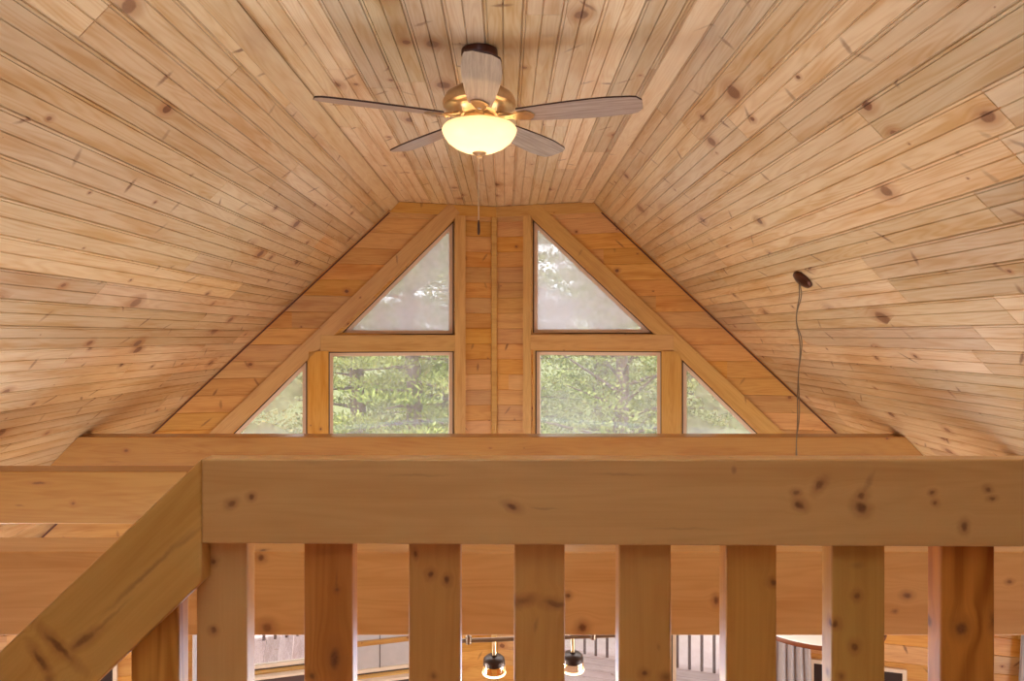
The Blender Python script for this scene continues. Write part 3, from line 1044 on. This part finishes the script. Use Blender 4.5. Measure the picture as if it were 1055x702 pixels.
GREY = plain('brushed grey metal', srgb(150, 130, 112), 0.35, 0.8)
m = MB()
b0, b1 = px(440, 662.5, ZP - 0.02), px(640, 653, ZP + 0.06)
b1.z = b0.z = EYE + bar_h
m.tube([b0, b1], 0.011, 10)
m.build('bar', GREY, chand, smooth=True, origin=chand.location)
for xx in (482, 610):
    t = (xx - 440) / 200
    q = b0.lerp(b1, t)
    m = MB()
    m.tube([q, Vector((q.x, q.y, EYE + BT - BH))], 0.008, 10)
    m.tube([q - UP * 0.014, q + UP * 0.02], 0.015, 12)
    m.build('stem', GREY, chand, smooth=True, origin=chand.location)
for xx, drop in ((508, 0.0), (589, 0.0), (452, 0.0)):
    t = (xx - 440) / 200
    q = b0.lerp(b1, t)
    lm = MB()
    lm.tube([q, q - UP * 0.088], 0.010, 10)
    arm = lm.build('lamp_stem', BRASS, chand, smooth=True, origin=chand.location)
    lc = Vector((q.x, q.y, q.z - 0.088))
    m = MB()
    m.lathe([(0, 0.014), (0.012, 0.014), (0.014, 0.008), (0.040, 0.006), (0.051, -0.004), (0.053, -0.016), (0.053, -0.032), (0, -0.032)], lc, 28)
    m.build('lamp_cap', CAPM, arm, smooth=True)
    m = MB()
    m.lathe([(0.054, -0.028), (0.056, -0.068), (0.053, -0.068), (0.051, -0.028), (0.054, -0.028)], lc, 28)
    m.build('lamp_glass', LG, arm, smooth=True)
    m = MB()
    m.lathe([(0.056, -0.066), (0.058, -0.071), (0.056, -0.076), (0.051, -0.076), (0.051, -0.068), (0.056, -0.066)], lc, 28)
    m.build('lamp_rim', GLOW, arm, smooth=True)

# ------------------------------------------------------------------ down in the room
# round table: white top, brown edge
tz = 4.75
tx = (834 - VX) * tz / F
th_ = -(667 - VY) / F * (tz - 0.47)
tb = empty('round_table', P(tx, tz, -EYE))
tag(tb, 'tall round table with white top and brown edge in front of the grey curtain', 'table')
TC = P(tx, tz, th_)
m = MB(); m.lathe([(0, 0.0), (0.460, 0.0), (0.463, -0.004), (0, -0.004)], TC, 64)
m.build('table_top', plain('white table top', srgb(248, 244, 236), 0.3), tb, origin=TC)
m = MB(); m.lathe([(0.41, -0.004), (0.467, -0.004), (0.470, -0.012), (0.467, -0.032), (0.41, -0.032)], TC, 64)
m.build('table_edge', plain('brown wood edge', srgb(120, 62, 34), 0.4, noise=0.15), tb, smooth=True, origin=TC)
M_LEG = plain('brown leg wood', srgb(128, 76, 44), 0.45, noise=0.15)
for lx, ld in ((785, 4.6), (890, 4.6), (780, 4.95), (874, 4.98)):
    p = P((lx - VX) * ld / F, ld, 0)
    m = MB()
    m.tube([Vector((p.x, p.y, TC.z - 0.005)), Vector((p.x, p.y, TC.z - 0.4)), Vector((p.x, p.y, 0.0))], [0.026, 0.024, 0.017], 14)
    m.build('leg', M_LEG, tb, smooth=True, origin=Vector((p.x, p.y, 0)))

M_CURT = plain('grey curtain cloth', srgb(198, 192, 196), 0.85, noise=0.08, scale=60)
M_CURT2 = plain('pale curtain cloth', srgb(214, 212, 220), 0.85, noise=0.08, scale=60)
def curtain(wing, xt0, xt1, xb0, xb1, folds, label, mat):
    m = MB()
    root = empty('curtain', wing.p(wing.s((xb0 + xb1) / 2), -3.28, -0.08))
    tag(root, label, 'curtain')
    nU, nV = folds * 8, 12
    hT, hB = -1.78, -3.28
    st = sorted((wing.s(xt0), wing.s(xt1))); sb = sorted((wing.s(xb0), wing.s(xb1)))
    grid = []
    for j in range(nV + 1):
        t = j / nV
        row = []
        for i in range(nU + 1):
            f = i / nU
            s0 = st[0] * (1 - t) + sb[0] * t
            s1 = st[1] * (1 - t) + sb[1] * t
            s = s0 + (s1 - s0) * f
            d = -0.08 + 0.028 * math.sin(2 * math.pi * folds * f) + 0.006 * math.sin(11 * f + 3 * t)
            row.append(wing.p(s, hT * (1 - t) + hB * t, d))
        grid.append(row)
    for j in range(nV):
        for i in range(nU):
            m.face([grid[j][i], grid[j][i + 1], grid[j + 1][i + 1], grid[j + 1][i]])
    o = m.build('curtain_panel', mat, root, smooth=True, origin=wing.p(sb[0], hB, -0.08))
    sd = o.modifiers.new('thick', 'SOLIDIFY'); sd.thickness = 0.003
    m = MB()
    a, b = wing.p(st[0] - 0.08, hT + 0.012, -0.08), wing.p(st[1] + 0.08, hT + 0.012, -0.08)
    m.tube([a, b], 0.011, 12)
    for q in (st[0] - 0.05, st[1] + 0.05):
        m.tube([wing.p(q, hT + 0.012, -0.08), wing.p(q, hT + 0.012, 0.0)], 0.007, 8)
    m.build('curtain_rod', BRONZE, root, smooth=True, origin=a)
curtain(RW, 800, 829, 797, 837, 4, 'grey pleated curtain behind the round white table', M_CURT)
curtain(RW, 1051, 1085, 1040, 1080, 4, 'pale grey curtain at the far corner past the dark framed picture', M_CURT2)
curtain(LW, 201, 240, 199, 243, 5, 'pale curtain beside the deck window below the level and sloping rails', M_CURT2)

def picture(wing, x0, x1, ht, hb, label):
    s0, s1 = sorted((wing.s(x0), wing.s(x1)))
    root = empty('framed_picture', wing.p((s0 + s1) / 2, hb, -0.012))
    tag(root, label, 'picture')
    m = MB()
    poly = [(s0 - .03, hb - .03), (s1 + .03, hb - .03), (s1 + .03, ht + .03), (s0 - .03, ht + .03)]
    ring(m, wing, poly, 0.03, -0.028, 0.0)
    m.build('picture_frame', M_SASH, root, origin=root.location)
    m = MB()
    m.prism([wing.p(s0, hb, -0.004), wing.p(s1, hb, -0.004), wing.p(s1, ht, -0.004), wing.p(s0, ht, -0.004)], -wing.N, 0.01, wing.S)
    m.build('picture_panel', plain('near black panel', srgb(44, 24, 22), 0.5, noise=0.2), root, origin=root.location)
picture(RW, 838, 929, -2.665, -3.15, 'dark picture in a pale frame on the pine wall past the round table')
picture(LW, 40, 117, -2.63, -3.15, 'dark picture in a pale frame on the pine wall under the stair rail')

# ------------------------------------------------------------------ outside: deck, ground, trees
M_DECK = pine('weathered deck boards', srgb(204, 176, 170), srgb(170, 138, 132), prob=0.3, kr=0.012, spikes=0.2, var=0.12, rough=0.7, coat=0.0, ringamp=0.8)
DH = -3.36
mb = MB()
def rl(x):                                   # line of the railing, left and right of the corner
    return 8.53 - 0.35 * abs(x) if x < 0 else 7.55 - 0.33 * abs(x)
def wl(x):
    return ZC - M * abs(x - XC)
k = 0
while k * 0.142 < 4.9:                       # boards running straight out from the wall
    s0 = k * 0.142
    s1 = s0 + 0.135
    def far(sv):                             # to the railing
        q = LW.p(sv, DH, 0)
        n = LW.N
        t = (8.53 + 0.35 * q.x - q.y) / (n.y - 0.35 * n.x)
        return max(0.3, t + 0.08)
    pts = [LW.p(s0, DH, 0.16), LW.p(s1, DH, 0.16), LW.p(s1, DH, far(s1)), LW.p(s0, DH, far(s0))]
    mb.prism(pts, -UP, 0.035, LW.N)
    k += 1
dR = Vector((1, -0.30, 0)).normalized()
k = 0
while k < 8:                                 # boards running along the wall
    a0, a1 = k * 0.142, k * 0.142 + 0.135
    pts = [P(0.01, 6.46 + a0, DH), P(4.6, 6.46 + a0 - .30 * 4.59, DH), P(4.6, 6.46 + a1 - .30 * 4.59, DH), P(0.01, 6.46 + a1, DH)]
    mb.prism(pts, -UP, 0.035, dR)
    k += 1
struct(mb.build('deck', M_DECK, weld=False), 'pale weathered deck boards outside the prow windows', 'deck')
M_DKWOOD = plain('dark stained rail wood', srgb(88, 50, 40), 0.55, noise=0.15)
def deck_rail(f, xa, xb, x0, label):
    root = empty('deck_railing', P((xa + xb) / 2, f((xa + xb) / 2), DH))
    tag(root, label, 'railing')
    a, b = P(xa, f(xa), DH), P(xb, f(xb), DH)
    along = (b - a); L = along.length; along.normalize()
    nn = Vector((-along.y, along.x, 0))
    m = MB()
    for z0, z1, hw in ((0.93, 0.97, 0.06), (0.84, 0.90, 0.02)):
        pts = [a + UP * z0 - nn * hw, b + UP * z0 - nn * hw, b + UP * z0 + nn * hw, a + UP * z0 + nn * hw]
        m.prism(pts, UP, z1 - z0, along)
    m.build('top_rail', M_DKWOOD, root, origin=root.location)
    for q in (a, b):
        m = MB()
        m.box(q - Vector((.045, .045, 0)), q + Vector((.045, .045, 1.0)), UP)
        m.build('post', M_DKWOOD, root, origin=root.location)
    step = 0.119
    n = int(L / step)
    sx = (x0 - xa) / (along.x)                 # shift so that one stands where the photo shows it
    off = sx % step
    for i in range(n):
        q = a + along * (off + i * step)
        m = MB()
        m.box(q - Vector((.0125, .0125, 0)), q + Vector((.0125, .0125, 0.86)), UP)
        m.build('baluster', M_DKWOOD, root, origin=q)
deck_rail(lambda x: 7.55 - 0.33 * x, 0.15, 4.4, (699 - VX) * 6.93 / F, 'dark deck railing seen through the low windows behind the lamps')
deck_rail(lambda x: 8.53 + 0.35 * x, -4.4, -0.3, (272 - VX) * 7.6 / F, 'dark deck railing at the far edge of the pale deck boards')

# ground falling away behind the house
def ground():
    m = MB()
    nx, ny = 40, 40
    gr = random.Random(3)
    hgt = {}
    for i in range(nx + 1):
        for j in range(ny + 1):
            x = -40 + 80 * i / nx
            y = 6 + 70 * j / ny
            h = -4.6 + 0.25 * gr.uniform(-1, 1) + max(0, (y - 18)) * 0.06
            hgt[i, j] = P(x, y, h)
    for i in range(nx):
        for j in range(ny):
            m.face([hgt[i, j], hgt[i + 1, j], hgt[i + 1, j + 1], hgt[i, j + 1]])
    t = NT('gravel and grass')
    tc = t.n('TexCoord')
    s = t.n('SeparateXYZ'); t.l(tc.outputs['Object'], s.inputs[0])
    n1 = t.noise(tc.outputs['Object'], 9, 5, 0.7)
    n2 = t.noise(tc.outputs['Object'], 0.6, 3, 0.5)
    gravel = t.mix(n1, srgb(168, 138, 132), srgb(208, 182, 176))
    grass = t.mix(n1, srgb(84, 92, 48), srgb(130, 134, 80))
    f = t.sm(t.math('ADD', s.outputs[1], t.math('MULTIPLY', n2, 4)), 12.5, 15.5)
    b = t.n('BsdfPrincipled'); b.inputs['Roughness'].default_value = 0.9
    t.l(t.mix(f, gravel, grass), b.inputs['Base Color'])
    t.surface(b.outputs[0])
    return struct(m.build('ground', t.mat, smooth=True))
ground()

def leaf_mat(name, a, b):
    t = NT(name)
    at = t.n('Attribute', attribute_name='rnd')
    s = t.n('SeparateColor'); t.l(at.outputs['Color'], s.inputs[0])
    c = t.mix(s.outputs[0], a, b)
    d = t.n('BsdfDiffuse'); t.l(c, d.inputs[0])
    tr = t.n('BsdfTranslucent'); t.l(c, tr.inputs[0])
    m = t.n('MixShader'); m.inputs[0].default_value = 0.25
    t.l(d.outputs[0], m.inputs[1]); t.l(tr.outputs[0], m.inputs[2])
    t.surface(m.outputs[0])
    return t.mat
L1 = leaf_mat('pine needles', srgb(84, 104, 54), srgb(172, 180, 106))
L2 = leaf_mat('broad leaves', srgb(106, 120, 70), srgb(168, 174, 112))
L3 = leaf_mat('yellow green leaves', srgb(126, 124, 76), srgb(182, 174, 120))
M_BARK = plain('bark', srgb(112, 96, 88), 0.9, noise=0.3, scale=8, bump=0.4)

def tree(kind, height, rad, seed, leaf, nb, label_unused=None):
    rr = random.Random(seed)
    root = empty('pine_tree' if kind == 'pine' else 'leafy_tree', (0, 0, 0))
    m = MB()
    path, rs = [], []
    bx, by = 0, 0
    for i in range(13):
        t = i / 12
        path.append(Vector((bx, by, height * t)))
        rs.append(0.19 * (1 - t) ** 0.8 + 0.02)
        bx += rr.uniform(-.08, .08); by += rr.uniform(-.08, .08)
    m.tube(path, rs, 10)
    limbs, lv = [], MB()
    for b in range(nb):
        t = 0.12 + 0.86 * ((b + rr.random()) / nb)
        i = min(11, int(t * 12))
        p0 = path[i].lerp(path[i + 1], t * 12 - i)
        ang = b * 2.4 + rr.uniform(-.4, .4)
        if kind == 'pine':
            L = rad * (1.05 - t) ** 0.65 * rr.uniform(0.7, 1.1)
            rise = rr.uniform(-0.10, 0.22)
        else:
            L = rad * math.sin(math.pi * min(1, 0.18 + 0.82 * t)) ** 0.5 * rr.uniform(0.6, 1.1)
            rise = rr.uniform(0.15, 0.75)
        d = Vector((math.cos(ang), math.sin(ang), rise)).normalized()
        pts = [p0 + d * (L * q) + UP * (-0.05 * L * q * q + (0.10 * L * q if kind != 'pine' else 0)) for q in (0, .3, .6, 1)]
        m.tube(pts, [0.05 * (1 - t) + 0.02, 0.03, 0.02, 0.008], 5, caps=False)
        # foliage pads along the outer part of the limb
        for q in ((.35, .6, .85, 1.0) if kind == 'pine' else (.45, .75, 1.0)):
            c = p0 + d * (L * q) + UP * (0.08 if kind == 'pine' else 0.0)
            tone = rr.uniform(0, .75)
            side = Vector((-d.y, d.x, 0))
            for _ in range(110):
                if kind == 'pine':
                    o = d * rr.gauss(0, .26) + side * rr.gauss(0, .38 * (0.4 + q * .7)) + UP * rr.gauss(0, .06)
                    sz = rr.uniform(.035, .085)
                    dirv = (o * 0.7 + UP * rr.uniform(0.1, .5) + Vector((rr.uniform(-.4, .4), rr.uniform(-.4, .4), 0))).normalized()
                    wdt = sz * 0.32
                else:
                    o = Vector((rr.gauss(0, .34), rr.gauss(0, .34), rr.gauss(0, .26)))
                    sz = rr.uniform(.03, .065)
                    dirv = Vector((rr.uniform(-1, 1), rr.uniform(-1, 1), rr.uniform(-.7, .5))).normalized()
                    wdt = sz * 0.55
                a = c + o
                w = dirv.cross(Vector((rr.uniform(-1, 1), rr.uniform(-1, 1), rr.uniform(-1, 1)))).normalized() * wdt
                rn = (min(1, max(0, tone + rr.uniform(0, .4))), .5, .5)
                lv.face([a, a + dirv * sz * .6 + w, a + dirv * sz * 1.6, a + dirv * sz * .6 - w], None, rn)
    m.build('trunk', M_BARK, root, smooth=True)
    lv.build('foliage', leaf, root, weld=False)
    return root

PT = tree('pine', 9.5, 1.9, 11, L1, 64)
PT2 = tree('pine', 8.8, 1.7, 12, L1, 56)
BT1 = tree('broad', 9.0, 1.9, 13, L2, 64)
BT2 = tree('broad', 8.4, 1.8, 14, L3, 58)
SP = [
    (PT, -1.6, 12.0, 0.3, 0.95, 'green pine with layered boughs filling the rectangular window away from the wire'),
    (BT2, -5.2, 12.6, 0.9, 0.9, 'yellow green tree seen through the small corner triangle away from the wire'),
    (BT1, 2.1, 12.2, 0.2, 0.9, 'leafy tree with grey trunk in the rectangular window on the wire side'),
    (BT2, 5.7, 12.6, 2.2, 0.9, 'yellow green tree seen through the small corner triangle on the wire side'),
    (PT2, -3.6, 16.6, 2.0, 1.15, 'pine behind the layered one, toward the small corner triangle window'),
    (PT2, 0.3, 16.6, 1.1, 1.15, 'pine standing farther back, mostly hidden by the middle of the prow wall'),
    (PT, 4.2, 16.6, 2.6, 1.1, 'pine behind the leafy tree on the wire side'),
    (BT1, -8.2, 17.5, 1.3, 1.15, 'leafy tree at the back beyond the corner triangle away from the wire'),
    (BT1, 8.4, 17.5, 2.9, 1.15, 'leafy tree at the back beyond the corner triangle on the wire side'),
    (PT, -1.7, 21.5, 4.0, 1.3, 'tall pine at the back of the wood behind the layered pine'),
    (PT2, 3.0, 21.5, 4.4, 1.4, 'tall pine at the back of the wood behind the leafy tree'),
]
used = set()
for src, x, y, rz, sc_, lab in SP:
    o = src if src not in used else copy_tree(src)
    used.add(src)
    o.location = P(x, y, -4.75 + max(0, (y - 18)) * 0.06)
    o.rotation_euler = (0, 0, rz)
    o.scale = (sc_, sc_, sc_)
    tag(o, lab, 'tree', 'trees behind the house')

# ------------------------------------------------------------------ light
world = bpy.data.worlds.new('overcast sky')
scene.world = world
world.use_nodes = True
wt = world.node_tree
bg = wt.nodes['Background']
bg.inputs[0].default_value = (0.90, 0.94, 1.0, 1)
bg.inputs[1].default_value = 3.2

def area(name, loc, target, sx, sy, power, col=(1, 1, 1), spread=180):
    l = bpy.data.lights.new(name, 'AREA')
    l.shape = 'RECTANGLE'; l.size = sx; l.size_y = sy; l.energy = power; l.color = col
    l.spread = math.radians(spread)
    o = bpy.data.objects.new(name, l); COL.objects.link(o)
    o.location = loc
    o.rotation_euler = (Vector(target) - Vector(loc)).to_track_quat('-Z', 'Y').to_euler()
    return o
def portal(wing, poly):
    s0, s1 = min(p[0] for p in poly), max(p[0] for p in poly)
    h0, h1 = min(p[1] for p in poly), max(p[1] for p in poly)
    o = area('window_portal', wing.p((s0 + s1) / 2, (h0 + h1) / 2, 0.2), wing.p((s0 + s1) / 2, (h0 + h1) / 2, -1), s1 - s0, h1 - h0, 1)
    o.data.cycles.is_portal = True
for wng, poly in WIN:
    portal(wng, poly)
# unseen area lights added as fill
DAY = (1.0, 0.97, 0.93)
COOL = (0.66, 0.95, 1.40)
area('loft_back_fill', P(XC, ZB + 0.06, 0.1), P(XC, 3, 0.1), 2.2, 1.3, 4, COOL)  # added fill at the back wall, which has no window
NEUT = (0.94, 0.97, 0.96)
area('loft_up_fill', P(XC, -1.2, -0.15), P(XC, -0.3, 1.8), 0.8, 0.5, 46, COOL, 105)  # added fill behind the camera, aimed at the ceiling; no fixture
area('room_up_fill', P(XC, 2.74, -1.25), P(XC, 2.74, 3), 4.0, 0.5, 13, COOL)  # fill put in between the beams to brighten ceiling and slopes
area('room_down_fill', P(XC, 4.0, -1.0), P(XC, 4.3, -4), 4.0, 0.5, 45, NEUT)  # fill put in under the beams to brighten the lower room
for sg in (-1, 1):
    area('side_fill', P(XC + sg * (XS - 0.06), 3.0, -2.7), P(XC, 3.4, -1.6), 4.4, 1.0, 135, NEUT, 160)  # added fill along the solid side walls, brightens the baluster sides
def point(name, loc, power, col, r=0.05):
    l = bpy.data.lights.new(name, 'POINT'); l.energy = power; l.color = col; l.shadow_soft_size = r
    o = bpy.data.objects.new(name, l); COL.objects.link(o); o.location = loc
    return o
point('fan_bulb', P(FX, FZ, 0.795), 10, (1.0, 0.93, 0.8), 0.03)
for xx in (508, 589, 452):
    q = b0.lerp(b1, (xx - 440) / 200)
    point('lamp_bulb', Vector((q.x, q.y, q.z - 0.24)), 5, (1.0, 0.92, 0.8), 0.03)
sun = bpy.data.lights.new('sun', 'SUN'); sun.energy = 6.0; sun.angle = math.radians(12); sun.color = (1, 0.96, 0.88)
so = bpy.data.objects.new('sun', sun); COL.objects.link(so)
so.rotation_euler = Vector((0.25, 1, -1.15)).to_track_quat('-Z', 'Y').to_euler()

# ------------------------------------------------------------------ camera and view
cam = bpy.data.cameras.new('camera')
co = bpy.data.objects.new('camera', cam)
COL.objects.link(co)
co.location = P(0, 0, 0)
co.rotation_euler = (math.radians(90), 0, 0)
cam.sensor_width = 36
cam.lens = F / 1055 * 36
cam.shift_x = (527.5 - VX) / 1055
cam.shift_y = -(351.0 - VY) / 1055
cam.clip_start = 0.02
scene.camera = co
scene.view_settings.view_transform = 'Standard'
scene.view_settings.look = 'None'
scene.view_settings.exposure = 0.0
scene.view_settings.gamma = 1.0
scene.view_settings.use_curve_mapping = False
scene.cycles.use_denoising = True
scene.cycles.max_bounces = 10
scene.cycles.diffuse_bounces = 6
scene.cycles.transparent_max_bounces = 16
scene.cycles.sample_clamp_indirect = 6
